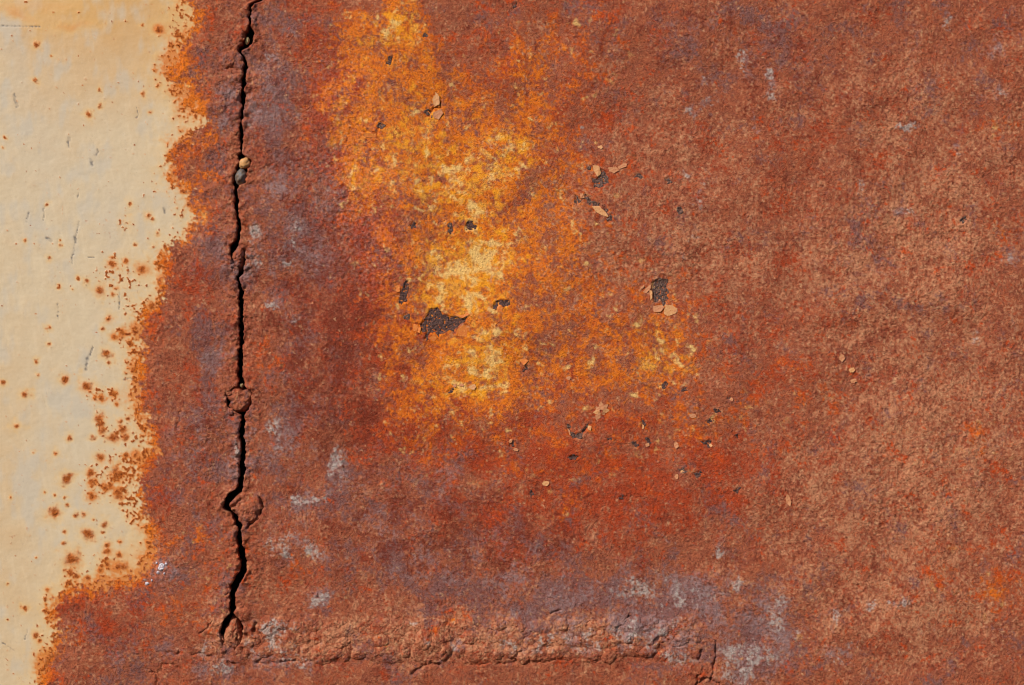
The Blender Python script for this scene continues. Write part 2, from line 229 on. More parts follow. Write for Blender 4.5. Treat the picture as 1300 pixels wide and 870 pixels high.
def fields(u, v):
    """height and surface layers of the rusted steel at plate positions u, v"""
    shp = u.shape
    u = u.ravel().astype(np.float32); v = v.ravel().astype(np.float32)
    w1 = fbm(u, v, 60, 3, 1); w1b = fbm(u, v, 60, 3, 2)
    w2 = fbm(u, v, 15, 3, 3); w2b = fbm(u, v, 15, 3, 4)
    g4 = N(u, v, 5.2, 5); g4b = N(u, v, 4.4, 6); g2 = N(u, v, 2.9, 7); g2b = N(u, v, 3.1, 8)
    m8 = fbm(u, v, 10, 2, 9); m25 = fbm(u, v, 30, 2, 10)
    # diagonal streaks of scaling rust
    ca, sa = math.cos(math.radians(62)), math.sin(math.radians(62))
    p = ca * u - sa * v; q = sa * u + ca * v
    st = fbm(p / 2.1, q, 6.5, 2, 12)
    uw = u + 16 * w1 + 6 * w2; vw = v + 16 * w1b + 6 * w2b

    # paint / rust front
    nr = u < 420
    sd = np.full(u.shape, 400, np.float32)
    ub = u[nr] + 8.5 * w2[nr] + 4.0 * g4[nr]; vb = v[nr] + 8.5 * w2b[nr] + 4.0 * g4b[nr]
    sd[nr] = sdf(ub, vb, PAINT)             # <0 on paint
    rust = ss(-2.5, 3.0, sd + 2.6 * g4 + 1.8 * g2 + 1.5 * m8)
    # pits of rust that have come through the paint
    spot = np.zeros(u.shape, np.float32); halo = np.zeros(u.shape, np.float32)
    for (cu, cv, r) in SPOTS:
        m = (np.abs(u - cu) < 3.6 * r + 4) & (np.abs(v - cv) < 3.6 * r + 4)
        if not m.any(): continue
        d = np.hypot(u[m] - cu, v[m] - cv) * (1.08 + .6 * w2[m]) + 1.3 * g4[m] + .5 * g2[m]
        spot[m] = np.maximum(spot[m], ss(r * 1.12 + .8, r * .25, d + 1.1 * g2b[m]))
        halo[m] = np.maximum(halo[m], .8 * np.exp(-(d / (1.45 * r + 1.0)) ** 2))
    cl = G(uw * .25 + u * .75, vw * .25 + v * .75, [(a, b, c, d, 0, .85) for a, b, c, d in CLUSTERS])
    near = np.exp(np.minimum(sd, 0) / 13.0) * (sd < 3)
    dens = np.clip(cl + 1.15 * near, 0, 1) * (sd < 3)
    sp2 = N(u, v, 6.0, 20) * .6 + N(u, v, 3.3, 21) * .55 + .35 * w2
    fine = ss(.78, 1.0, sp2 + dens * .78)
    tiny = ss(.74, .9, N(u, v, 5.0, 22) + .22 * m25) * .32 * ss(-260, -60, sd) * (sd < 0)
    spot = np.maximum(np.maximum(spot, fine), tiny)
    stain = np.clip(halo + .62 * dens * ss(-.7, .9, sp2 + .5) + .85 * np.exp(-np.abs(sd) / 5.0) * (sd < 4) * ss(-.7, .8, sp2 + .7 * w1) + .60 * np.exp(-np.abs(sd) / 15) * (sd < 4) * ss(-.7, .3, w1), 0, 1)
    big = [(198, 692, 12, 30, 0, .75), (186, 722, 20, 10, -15, .6), (165, 704, 26, 26, 0, .4), (150, 740, 40, 6, 0, .5), (200, 38, 10, 8, 0, .5), (85, 35, 32, 9, 0, .62), (112, 30, 34, 10, -10, .45), (30, 20, 26, 7, 22, .5), (60, 6, 90, 14, 0, .35),
           (22, 18, 20, 7, 20, .3), (40, 8, 60, 12, 0, .3), (225, 80, 20, 70, 0, .3), (245, 140, 14, 20, 0, .3), (80, 810, 24, 44, 0, .35), (180, 470, 20, 70, 0, .3)]
    stain = np.clip(stain + G(uw * .8 + u * .2 + 3 * g4, vw * .45 + v * .55, big) * (sd < 4), 0, 1)
    body = np.maximum(rust, spot)

    O = G(uw, vw, ORANGE); Y = G(uw, vw, YELLOW); Rd = G(uw, vw, RED); P = G(uw, vw, PURPLE); T = G(uw, vw, TANZ)
    PL = G(u + 5 * w2 + 3 * g4, v + 5 * w2b + 3 * g4b, PALE); WT = G(uw, vw, WET); MR = G(uw, vw, MAROON)
    front = np.exp(-np.maximum(sd + 9 * w1, 0) / 20.0)              # fresh orange rust next to the paint
    O2 = np.clip(O + (.55 + .7 * ss(-.4, .5, w1 + .5 * w2)) * front, 0, 1.4) - .22 * np.clip(P + PL + .5 * T, 0, 1.2) * (1 - front)
    smooth = ss(.25, .9, O + .4 * Y)
    L = {}
    def mot(seed, k=.88, sc=46, gain=.74, n=4, f=.40, ff=.30):
        """mottling from hand-sized clouds down to single grains"""
        cr, sr = math.cos(seed * 1.7), math.sin(seed * 1.7)
        return k * fbm(cr * u - sr * v + 3 * w2, sr * u + cr * v + 3 * w2b, sc, n, seed, gain) + f * N(u, v, 4.8, seed + 50) + ff * N(u, v, 2.8, seed + 80)
    OY = np.clip(Y + .35 * O, 0, 1)
    L['red'] = ss(.10, 1.0, 1.05 * Rd - .10 + mot(101, .75)) * .85
    L['lite'] = ss(.10, 1.0, .90 * T + .08 + mot(102, .48, 40, .8, 4, .48, .42) + .40 * st) * .9
    L['purple'] = ss(.22, 1.05, 1.05 * P - .02 + mot(103, .85, 50)) * .9
    L['orange'] = ss(.22, 1.02, 1.15 * O2 - .17 + mot(104, .92, 30, .76, 4, .48, .34)) * .95
    L['yellow'] = ss(.34, 1.25, .95 * Y + .25 * O - .12 + mot(105, 1.0, 26, .76, 3, .32, .2)) * .8 * ss(.16, .60, OY)
    hot = ss(.08, .55, O + .6 * Y)
    L['speck'] = ss(.22, .80, .85 * N(u, v, 5.6, 130) + .6 * N(u, v, 3.2, 131) + .5 * N(u, v, 13, 132) + .04) * (.72 - .34 * np.clip(Y, 0, 1)) * hot
    L['mauve'] = ss(.38, .95, .75 * N(u, v, 6.2, 133) + .6 * N(u, v, 3.4, 134) + .5 * N(u, v, 18, 135)) * (.5 - .3 * np.clip(Y, 0, 1)) * hot
    L['hot'] = ss(.15, .85, O + .3 * Y + .25 * w2 + .75 * front)
    warmz = ss(.40, 1.15, O + .7 * Y)
    L['amber'] = ss(.22, 1.12, .75 * Y + .26 * O - .12 + mot(120, .95, 17, .72, 2, .32, .18)) * .95 * warmz
    L['cream'] = ss(.36, 1.12, 1.1 * Y + .04 * O - .16 + mot(121, 1.05, 18, .72, 2, .32, .18)) * .85 * hot
    L['maroon'] = ss(.15, 1.0, .95 * MR + .04 + mot(122, .65, 30) + .60 * hot * N(u, v, 6.5, 123) + .30 * hot * N(u, v, 11, 124) - .10 * hot) * .85
    L['tan'] = ss(.55, 1.2, .40 * T + .10 * O + mot(106, .5, 14, .9, 3, .6, .7) + .30 * st) * .6
    L['grey'] = ss(.18, 1.20, .62 * P + .70 * PL - .12 + mot(107, .75, 40, .74, 4, .36, .25)) * .8 * ss(.05, .4, PL + .7 * P)
    L['pale'] = ss(.40, 1.10, 1.1 * PL - .10 + mot(108, .85, 26, .74, 4, .42, .28)) * .68 * ss(.12, .4, PL)
    L['deep'] = ss(.36, 1.0, .10 + mot(109, .45, 14, .9, 3, .75, .7) + G(uw, vw, [(234, 193, 12, 10, 0, .9), (232, 327, 8, 10, 0, .9), (215, 395, 8, 10, 0, .6), (103, 763, 9, 7, 0, .7)])) * (.66 - .38 * hot)
    brush = fbm(u * 2.6 - v * .5, v * .42, 20, 3, 115) + .7 * fbm(u * .35, v * 2.4, 24, 2, 116) * ss(0, .5, m25)
    L['lite'] = np.where(sd < 0, ss(.05, .8, brush + .3 * w1), L['lite'])
    L['paint'] = 1 - body
    L['cool'] = np.clip(.85 * ss(-.05, .85, w1 + .6 * fbm(u / .6, v / 1.6, 24, 3, 30)) + G(uw, vw, [(138, 290, 16, 50, 0, .6), (50, 190, 36, 70, 0, .35), (52, 520, 8, 50, 0, .45), (10, 45, 26, 20, 0, .6), (40, 300, 26, 12, 0, .3), (150, 400, 30, 60, 0, .3), (130, 560, 60, 120, 0, .35), (215, 260, 20, 40, 0, .5), (20, 90, 18, 60, 0, .4)]), 0, 1)
    L['warm'] = np.clip(G(uw, vw, [(120, 12, 190, 62, 0, 1.0), (170, 80, 80, 60, 0, .5), (60, 120, 70, 60, 0, .3), (0, 660, 60, 260, 0, .3)]) + .12 * m25, 0, 1)
    L['stain'] = stain
    L['spot'] = np.clip(spot * (1 - rust), 0, 1)
    sc = np.zeros(u.shape, np.float32)
    lf = u < 260
    for pts, wd in SCUFFS:
        d = poly_dist(u[lf] + 2.2 * w2[lf] + .8 * g4[lf], v[lf], pts) + .9 * g2[lf]
        sc[lf] = np.maximum(sc[lf], ss(wd * 1.25, wd * .35, d) * (.35 + .65 * ss(-.3, .4, g4[lf] + .5 * m8[lf])))
    hair = .5 * ss(.80, .95, 1 - np.abs(fbm(u * 3.2 + v * .25, v * .33, 26, 2, 33)) * 14) * ss(.1, .6, fbm(u, v, 34, 2, 34)) * .38
    L['scuff'] = np.maximum(sc, hair * (sd < 0))
    L['wet'] = np.clip(WT * ss(-.2, .6, g4b + .3) , 0, 1)

    # relief
    bead = np.exp(-((v - 815 + 4 * w1) / 26.0) ** 4) * ss(318, 350, u) * ss(905, 860, u)
    seam = np.exp(-((u - 303) / 46.0) ** 2) * ss(900, 820, v)
    A = (.55 + .5 * T + .55 * bead + .35 * seam + .25 * P + .3 * PL) * (1 - .45 * smooth) + .15 * WT
    patchy = ss(-.55, .45, fbm(u, v, 75, 3, 48) + .25 * m25)
    A = (.26 + .56 * patchy) * np.clip(A + .15 * ss(950, 1150, u), .3, 1.6)
    rid = 1 - 2 * np.abs(fbm(u + 3 * w2, v + 3 * w2b, 13, 2, 40))
    xl = 2.6 * fbm(u + 2 * w2, v + 2 * w2b, 30, 4, 47, .62)
    fl = xl - np.floor(xl); ter = (np.floor(xl) + ss(0, .16, fl)) * .42
    rid2 = 1 - 2.2 * np.abs(N(u + 4 * w2, v + 4 * w2b, 8.0, 42)) - .8 * np.abs(N(u, v, 4.2, 43))
    h = rust * (1.6 * ss(0, 30, sd) + 3.6 * ss(0, 60, sd) * fbm(u, v, 110, 2, 41) + (.10 + .90 * ss(0, 32, sd)) * A * (1.0 * m25 + .35 * w2 + 1.35 * ter * (.25 + .75 * ss(.1, .7, T + P + PL + bead + seam)) + .30 * rid2 + .34 * st * (.3 + ss(.1, .7, T + bead)) + .28 * m8 + .48 * g4 + .80 * g2))
    h = h + (1 - rust) * (.22 * m25 + .07 * g4 + .05 * g2 + .10 * w2) + .3 * L['spot'] * (1 + 1.6 * g4 + 1.2 * g2)
    h = h - .5 * L['scuff'] * (1 - rust)
    bl = np.maximum(0, fbm(u, v, 6.5, 2, 44) - .05)
    h = h + 2.2 * WT * bl * rust                                       # blisters
    ph = (u + .016 * (v - 815) ** 2 + 7 * w2 + 5 * w1) / 15.0
    saw = ph - np.floor(ph)
    h = h + bead * (.8 + 1.3 * fbm(u, v, 26, 2, 45) + .5 * ter) + 2.4 * seam * np.maximum(0, fbm(u, v, 20, 2, 46)) * rust
    h = h + 2.6 * PL * np.maximum(0, m8) * ss(.3, .8, PL)
    h = h + 3.0 * ss(848, 838, v + 4 * w1) * 0 + rust * 1.1 * ss(840, 856, v + 5 * w1 + 2 * w2) * ss(300, 340, u) * ss(905, 880, u)
    for pts, dep, wd in GROOVES:
        xs = [a for a, b in pts]; ys = [b for a, b in pts]
        m = (u > min(xs) - 14) & (u < max(xs) + 14) & (v > min(ys) - 14) & (v < max(ys) + 14)
        if not m.any(): continue
        d = poly_dist(u[m] + 3.2 * w2[m] + 1.3 * g4[m], v[m] + 3.2 * w2b[m] + 1.3 * g4b[m], pts)
        h[m] -= dep * np.exp(-(d / (wd * np.clip(1 + .9 * m8[m], .35, 1.8))) ** 2) * np.clip(.95 + 1.1 * w2[m], .1, 1.5)
        h[m] += .08 * dep * np.exp(-((d - 3.2 * wd) / (1.6 * wd)) ** 2)
    for pts, gr in DARK:
        xs = [a for a, b in pts]; ys = [b for a, b in pts]
        m = (u > min(xs) - 8) & (u < max(xs) + 8) & (v > min(ys) - 8) & (v < max(ys) + 8)
        if not m.any(): continue
        d = sdf(u[m] + .9 * w2[m] + .5 * g4[m], v[m] + .9 * w2b[m] + .5 * g4b[m], pts)
        h[m] -= (1.8 if max(xs) - min(xs) > 14 else .9) * ss(.9, -.9, d)
        h[m] += .4 * np.exp(-((d - 2.2) / 1.8) ** 2)
    out = {k: np.clip(L[k], 0, 1).reshape(shp).astype(np.float32) for k in KEYS}
    return h.reshape(shp).astype(np.float32), out

# ------------------------------------------------------------------ materials
def srgb(r, g, b):
    f = lambda c: (c / 255 / 12.92) if c / 255 <= .04045 else ((c / 255 + .055) / 1.055) ** 2.4
    return (f(r), f(g), f(b), 1.0)

class NT:
    def __init__(self, name):
        self.m = bpy.data.materials.new(name); self.m.use_nodes = True
        self.t = self.m.node_tree; self.t.nodes.clear()
        self.out = self.t.nodes.new("ShaderNodeOutputMaterial")
        self.b = self.t.nodes.new("ShaderNodeBsdfPrincipled")
        self.t.links.new(self.b.outputs[0], self.out.inputs["Surface"])
        self.tc = self.t.nodes.new("ShaderNodeTexCoord")
    def link(self, a, b): self.t.links.new(a, b)
    def attr(self, name):
        n = self.t.nodes.new("ShaderNodeAttribute"); n.attribute_name = name; return n.outputs["Fac"]
    def noise(self, scale, detail=3.0, rough=.6, col=False):
        n = self.t.nodes.new("ShaderNodeTexNoise"); n.inputs["Scale"].default_value = scale
        n.inputs["Detail"].default_value = detail; n.inputs["Roughness"].default_value = rough
        self.link(self.tc.outputs["Object"], n.inputs["Vector"])
        return n.outputs["Color" if col else "Fac"]
    def mix(self, fac, a, b, mode='MIX'):
        n = self.t.nodes.new("ShaderNodeMix"); n.data_type = 'RGBA'; n.blend_type = mode; n.clamp_factor = True
        for sock, x in ((n.inputs[0], fac), (n.inputs[6], a), (n.inputs[7], b)):
            if isinstance(x, (int, float)): sock.default_value = x
            elif isinstance(x, tuple): sock.default_value = x
            else: self.link(x, sock)
        return n.outputs[2]
    def math(self, op, a, b=0.0, c=0.0):
        n = self.t.nodes.new("ShaderNodeMath"); n.operation = op
        for i, x in enumerate((a, b, c)):
            if isinstance(x, (int, float)): n.inputs[i].default_value = x
            else: self.link(x, n.inputs[i])
        return n.outputs[0]
    def rng(self, x, a, b, c, d):
        n = self.t.nodes.new("ShaderNodeMapRange")
        self.link(x, n.inputs[0])
        for i, q in enumerate((a, b, c, d)): n.inputs[i + 1].default_value = q
        return n.outputs[0]
    def bump(self, h, strength, dist):
        n = self.t.nodes.new("ShaderNodeBump"); n.inputs["Strength"].default_value = strength; n.inputs["Distance"].default_value = dist
        self.link(h, n.inputs["Height"]); self.link(n.outputs[0], self.b.inputs["Normal"])

def steel_material():
    M = NT("weathered_painted_steel")
    a = {k: M.attr(k) for k in KEYS}
    n1 = M.noise(640, 4, .65); n2 = M.noise(1500, 2, .6); n3 = M.noise(230, 3, .6)
    # rust
    c = M.mix(M.rng(n3, .35, .68, 0, 1), srgb(171, 93, 62), srgb(146, 79, 58))
    c = M.mix(a['lite'], c, srgb(196, 131, 95))
    c = M.mix(a['red'], c, srgb(168, 58, 24))
    c = M.mix(a['purple'], c, srgb(126, 86, 82))
    c = M.mix(a['maroon'], c, srgb(118, 46, 30))
    c = M.mix(M.math('MULTIPLY', a['orange'], M.rng(n1, .2, .55, .7, 1)), c, M.mix(a['hot'], srgb(192, 70, 24), srgb(230, 120, 26)))
    c = M.mix(a['yellow'], c, srgb(242, 170, 66))
    c = M.mix(a['amber'], c, srgb(244, 158, 36))
    c = M.mix(a['cream'], c, srgb(246, 200, 122))
    c = M.mix(a['speck'], c, srgb(172, 72, 28))
    c = M.mix(a['mauve'], c, srgb(164, 92, 72))
    c = M.mix(a['tan'], c, srgb(212, 160, 118))
    c = M.mix(a['grey'], c, srgb(150, 122, 120))
    c = M.mix(a['pale'], c, srgb(190, 178, 168))
    c = M.mix(a['deep'], c, srgb(104, 48, 34))
    dk = M.math('MULTIPLY', M.rng(n1, .30, .50, .50, 0), M.math('SUBTRACT', 1.0, M.math('MULTIPLY', M.math('MAXIMUM', a['cream'], a['amber']), .75)))
    c = M.mix(dk, c, srgb(112, 52, 40))
    c = M.mix(M.rng(n2, .56, .75, 0, .30), c, srgb(210, 144, 104))
    # rust coming through paint
    c = M.mix(a['spot'], c, M.mix(M.rng(n1, .35, .65, 0, 1), srgb(142, 66, 28), srgb(182, 98, 38)))
    # paint
    p = M.mix(M.rng(n3, .3, .7, 0, .5), srgb(209, 186, 152), srgb(201, 176, 141))
    p = M.mix(M.math('MULTIPLY', a['lite'], .28), p, srgb(224, 202, 168))
    p = M.mix(a['warm'], p, srgb(202, 154, 94))
    p = M.mix(M.math('MULTIPLY', a['cool'], .75), p, srgb(194, 180, 160))
    p = M.mix(M.math('MULTIPLY', a['stain'], .92), p, M.mix(M.rng(a['stain'], .35, 1, 0, 1), srgb(226, 176, 100), srgb(208, 118, 32)))
    p = M.mix(M.rng(n1, .28, .45, .16, 0), p, srgb(150, 130, 110))
    p = M.mix(M.rng(n2, .55, .72, 0, .14), p, srgb(232, 214, 186))
    p = M.mix(M.math('MULTIPLY', a['scuff'], .8), p, srgb(98, 92, 90))
    c = M.mix(a['paint'], c, p)
    M.link(c, M.b.inputs["Base Color"])
    r = M.math('SUBTRACT', M.rng(n1, .3, .7, .95, .7), M.math('MULTIPLY', a['wet'], .55))
    r = M.math('SUBTRACT', r, M.math('MULTIPLY', a['paint'], .34))
    M.link(r, M.b.inputs["Roughness"])
    sp = M.math("ADD", M.math("MULTIPLY", a["paint"], .3), M.math("MULTIPLY", a["wet"], .5))
    M.link(M.math("ADD", sp, .12), M.b.inputs["Specular IOR Level"])
    bh = M.math('MULTIPLY', M.math('ADD', M.math('SUBTRACT', n1, .75), M.math('MULTIPLY', n2, .5)), M.math('SUBTRACT', 1.0, M.math('MULTIPLY', a['paint'], .95)))
    M.bump(bh, 1.0, .0011)
    return M.m

def simple_material(name, cols, scale, rough, bump, spec=.35):
    M = NT(name)
    n = M.noise(scale, 4, .65); n2 = M.noise(scale * 2.7, 2, .6)
    c = M.mix(M.rng(n, .35, .62, 0, 1), srgb(*cols[0]), srgb(*cols[1]))
    c = M.mix(M.rng(n2, .52, .70, 0, .8), c, srgb(*cols[2]))
    M.link(c, M.b.inputs["Base Color"]); M.b.inputs["Roughness"].default_value = rough
    M.b.inputs["Specular IOR Level"].default_value = spec
    M.bump(n2, .8, bump)
    return M.m

MAT_STEEL = steel_material()
MAT_DARK = simple_material("bare_dark_scale", [(92, 60, 52), (60, 40, 38), (146, 96, 78)], 520, .55, .0012)
MAT_DARKGREY = simple_material("bare_grey_scale", [(108, 74, 62), (68, 46, 42), (164, 132, 112)], 520, .6, .0012)
MAT_FLAKE = simple_material("old_tan_paint", [(214, 160, 106), (200, 136, 84), (184, 108, 60)], 420, .6, .0002)
MAT_FLAKE_B = simple_material("dull_tan_paint", [(200, 140, 98), (186, 118, 76), (166, 92, 58)], 420, .7, .0003)
MAT_FLAKE_O = simple_material("orange_stained_paint", [(216, 126, 52), (206, 106, 40), (226, 152, 76)], 420, .65, .0002)
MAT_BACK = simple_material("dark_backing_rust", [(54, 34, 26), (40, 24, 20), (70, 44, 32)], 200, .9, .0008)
MAT_PEBBLE = simple_material("brown_grey_stone", [(112, 88, 68), (96, 92, 92), (128, 98, 64)], 220, .5, .0003)
MAT_CHIP = simple_material("pale_tan_grit", [(212, 158, 98), (196, 138, 84), (170, 150, 120)], 300, .75, .0004)
MAT_CREAM = simple_material("cream_grit", [(190, 176, 128), (170, 150, 104), (150, 120, 86)], 400, .75, .0004)
MAT_GLARE = simple_material("glare_white_blister", [(206, 200, 204), (170, 150, 156), (232, 230, 232)], 420, .22, .0005, .6)  # glossy blister with pale deposit; the white colour paints in its glare

# ------------------------------------------------------------------ mesh helpers
def P3(u, v, h):
    return np.stack([(u - CU) * S, -h * S, (CV - v) * S], -1)

def mesh_from(name, co, quads=None, tris=None, attrs=None, mat=None, parent=None, origin=None, smooth=True):
    """co: world positions (n,3); one mesh object, its origin at `origin`"""
    co = np.asarray(co, np.float32).reshape(-1, 3)
    if origin is None: origin = (0.0, 0.0, 0.0)
    org = np.array(origin, np.float32)
    me = bpy.data.meshes.new(name)
    nq = 0 if quads is None else len(quads); nt = 0 if tris is None else len(tris)
    me.vertices.add(len(co)); me.vertices.foreach_set("co", (co - org).ravel())
    li = []
    if nq: li.append(np.asarray(quads, np.int32).ravel())
    if nt: li.append(np.asarray(tris, np.int32).ravel())
    li = np.concatenate(li)
    me.loops.add(len(li)); me.loops.foreach_set("vertex_index", li)
    ls = np.concatenate([np.arange(nq) * 4, nq * 4 + np.arange(nt) * 3]).astype(np.int32)
    me.polygons.add(nq + nt); me.polygons.foreach_set("loop_start", ls)
    me.polygons.foreach_set("use_smooth", np.full(nq + nt, smooth))
    me.update(calc_edges=True)
    if attrs:
        for k, a in attrs.items():
            at = me.attributes.new(k, 'FLOAT', 'POINT'); at.data.foreach_set("value", np.asarray(a, np.float32).ravel())
    if mat: me.materials.append(mat)
    ob = bpy.data.objects.new(name, me)
    scene.collection.objects.link(ob)
    if parent is not None:
        ob.parent = parent
        ob.location = org - np.array(parent.location, np.float32)
    else:
        ob.location = org
    return ob

def grid_quads(ny, nx):
    i = np.arange(ny * nx, dtype=np.int32).reshape(ny, nx)
    return np.stack([i[:-1, :-1], i[1:, :-1], i[1:, 1:], i[:-1, 1:]], -1).reshape(-1, 4)

def tag(o, label, cat, group=None, kind=None):
    if label: o["label"] = label
    if cat: o["category"] = cat
    if group: o["group"] = group
    if kind: o["kind"] = kind
    return o

# ------------------------------------------------------------------ the two sheets and the open seam between them
SEAM = [(-600, 372, 379), (-200, 352, 359), (-60, 340, 346), (-12, 336, 341), (0, 328, 333.5), (3, 321, 328), (6, 316.5, 323), (10, 315.5, 321), (20, 314.5, 319.5), (25, 314.5, 319), (32, 315.5, 320), (38, 313.5, 321.5),
        (45, 311.5, 321.5), (50, 310.5, 321.5), (56, 308.5, 319.5), (60, 303.5, 316), (65, 302.8, 308), (70, 306, 310.5), (74, 308, 313), (80, 308, 314.5), (85, 307, 315), (90, 308, 313), (95, 308, 313.5),
        (105, 306, 312), (115, 304.5, 310.5), (125, 305, 311), (135, 305, 311), (150, 304, 309.5), (180, 304.5, 309.5), (194, 304.5, 309), (198, 301.5, 313), (205, 301, 320), (211, 301.5, 320), (215, 300, 315),
        (225, 298, 314), (232, 297, 312.5), (236, 297, 304.5), (245, 297.5, 303), (260, 298.5, 304), (275, 300, 305), (290, 302, 307), (297, 302, 306.5), (303, 300.5, 306.5), (308, 296, 304.5), (312, 293, 306),
        (317, 292.5, 312), (326, 293, 312.5), (334, 297, 312), (340, 300, 310), (347, 299.5, 309.5), (351, 299, 305.5), (360, 300.5, 306), (370, 302.5, 309), (400, 303.5, 310), (420, 303.5, 310), (440, 303.2, 309.5),
        (460, 302.5, 309), (478, 302, 307), (485, 303, 309.5), (490, 300, 312), (495, 293, 317.5), (501, 288.5, 321), (508, 286.5, 322), (514, 286.5, 320.5), (519, 290, 317), (523, 298, 312), (527, 304, 311), (545, 304, 311.5),
        (575, 304, 312), (600, 303.5, 312), (615, 302, 311), (621, 301, 310.5), (624, 297, 309), (627, 291, 304), (632, 286, 298), (638, 284, 292), (643, 283.5, 291), (647, 286, 292), (650, 291, 296.5), (653, 295, 300),
        (657, 296.5, 302.5), (662, 298, 304.5), (666, 299, 309), (669, 300, 309.5), (676, 300, 308), (690, 299.5, 308), (700, 301, 311), (715, 304, 313), (725, 303.5, 314), (735, 297, 309), (745, 293, 303), (760, 292, 300.5),
        (780, 291.5, 299.8), (784, 288.5, 302), (788, 285, 306), (795, 281.5, 308.5), (802, 279, 308.8), (807, 280, 308.5), (812, 285, 307.5), (817, 291, 305), (822, 297, 300), (825, 298, 298), (870, 298, 298), (2800, 298, 298)]
SV = np.array([a for a, b, c in SEAM]); SL = np.array([b for a, b, c in SEAM]); SR = np.array([c for a, b, c in SEAM])

def grow(start, stop, step, fac=1.12, cap=26.0):
    xs = []; x = start; s = step; sg = 1 if stop > start else -1
    while (stop - x) * sg > 0:
        s = min(s * fac, cap); x += sg * s; xs.append(x)
    return xs

DU = 1.12
rows = np.array(sorted(grow(-8, -460, DU)) + list(np.arange(-8, 878.5, DU)) + grow(878, 1330, DU), np.float32)
dense_v = (rows > 0) & (rows < 840)
gapw = np.interp(rows, SV, SR - SL)
jl = 1.7 * N(rows, rows * 0 + 3.3, 7.0, 61) + 1.1 * N(rows, rows * 0 + 9.1, 3.2, 62) + 1.8 * N(rows, rows * 0 + 5.1, 19.0, 63)
jr = 1.7 * N(rows, rows * 0 + 1.3, 8.0, 64) + 1.1 * N(rows, rows * 0 + 2.1, 3.4, 65) + 1.8 * N(rows, rows * 0 + 7.1, 21.0, 66)
fade = np.clip(gapw / 5.0, 0, 1)
edgeL = np.interp(rows, SV, SL) + (jl + .35) * fade
edgeR = np.maximum(np.interp(rows, SV, SR) + (jr - .45) * fade, edgeL + np.where(gapw > .2, 1.4, 0))
DEPTH = 22.0
THICK = 26.0

def sheet(name, side):
    ny = len(rows)
    if side < 0:
        cols = np.array(sorted(grow(-8, -520, DU)) + list(np.arange(-8, 262, DU)), np.float32)
        t = np.linspace(0, 1, int(46 / DU) + 2)[1:].astype(np.float32)
        U = np.concatenate([np.repeat(cols[None], ny, 0), cols[-1] + (edgeL[:, None] - cols[-1]) * t[None]], 1)
        dist = edgeL[:, None] - U
    else:
        cols = np.array(list(np.arange(362, 1308, DU)) + grow(1308, 1830, DU), np.float32)
        t = np.linspace(0, 1, int(52 / DU) + 2)[:-1].astype(np.float32)
        U = np.concatenate([edgeR[:, None] + (cols[0] - edgeR[:, None]) * t[None], np.repeat(cols[None], ny, 0)], 1)
        dist = U - edgeR[:, None]
    V = np.repeat(rows[:, None], U.shape[1], 1)
    h, L = fields(U, V)
    lip = fade[:, None]
    nb = N(U, V, 11, 71)
    h = h + lip * (1.8 * np.exp(-dist / 9.0) * (1 + 2.4 * nb + 1.2 * N(U, V, 4.5, 72)) - 2.4 * np.exp(-dist / 1.3))
    # the torn edge runs back into the gap
    ks = np.array([4., 9., 15., DEPTH]) if side > 0 else np.array([4., 9., 15., DEPTH])
    e = -1 if side < 0 else 0
    eU, eV, eh = U[:, e], V[:, e], h[:, e]
    sk = []
    for i, k in enumerate(ks):
        und = (0.7 * N(rows * 1.0, rows * 0 + k * 3, 5.0, 80 + i) + .35 * (i + 1)) * fade
        sk.append((eU + (-und if side < 0 else (1.1 * N(rows * 1.0, rows * 0 + k * 3, 6.0, 80 + i) - .5 * (i + 1)) * fade), eV, eh - k * np.where(fade > 0, 1, 1)))
    su = np.stack([s[0] for s in sk], 1); sv = np.stack([s[1] for s in sk], 1); sh = np.stack([s[2] for s in sk], 1)
    if side < 0:
        U = np.concatenate([U, su], 1); V = np.concatenate([V, sv], 1); h = np.concatenate([h, sh], 1)
        ext = lambda a: np.concatenate([a, np.repeat(a[:, -1:], su.shape[1], 1)], 1)
    else:
        U = np.concatenate([su[:, ::-1], U], 1); V = np.concatenate([sv[:, ::-1], V], 1); h = np.concatenate([sh[:, ::-1], h], 1)
        ext = lambda a: np.concatenate([np.repeat(a[:, :1], su.shape[1], 1), a], 1)
    L = {k: ext(x) for k, x in L.items()}
    # outer rims folded back, so the sheet has its thickness
    def rim(a, b, ax): return np.concatenate([a, b], ax)
    h[0] = h[1] - THICK; h[-1] = h[-2] - THICK
    V[0] = V[1]; V[-1] = V[-2]
    if side < 0: h[:, 0] = h[:, 1] - THICK; U[:, 0] = U[:, 1]
    else: h[:, -1] = h[:, -2] - THICK; U[:, -1] = U[:, -2]
    co = P3(U, V, h)
    org = P3(np.array(100. if side < 0 else 800.), np.array(1330.), np.array(0.))
    return mesh_from(name, co, grid_quads(*U.shape), None, L, MAT_STEEL, None, org)

painted = sheet("painted_steel_sheet", -1)
tag(painted, "cream painted steel sheet with rust creeping in, left of the open seam", "steel sheet")
rusted = sheet("rusted_steel_sheet", 1)
tag(rusted, "large brown and orange rusted steel sheet right of the open seam", "steel sheet")

# what is seen through the open seam
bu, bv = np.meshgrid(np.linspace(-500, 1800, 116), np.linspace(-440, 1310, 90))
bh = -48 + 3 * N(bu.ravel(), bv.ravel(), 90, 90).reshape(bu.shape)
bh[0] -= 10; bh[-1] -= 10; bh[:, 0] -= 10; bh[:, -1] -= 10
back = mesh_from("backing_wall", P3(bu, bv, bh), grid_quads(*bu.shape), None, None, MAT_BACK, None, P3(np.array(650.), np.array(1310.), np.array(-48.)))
back["kind"] = "structure"

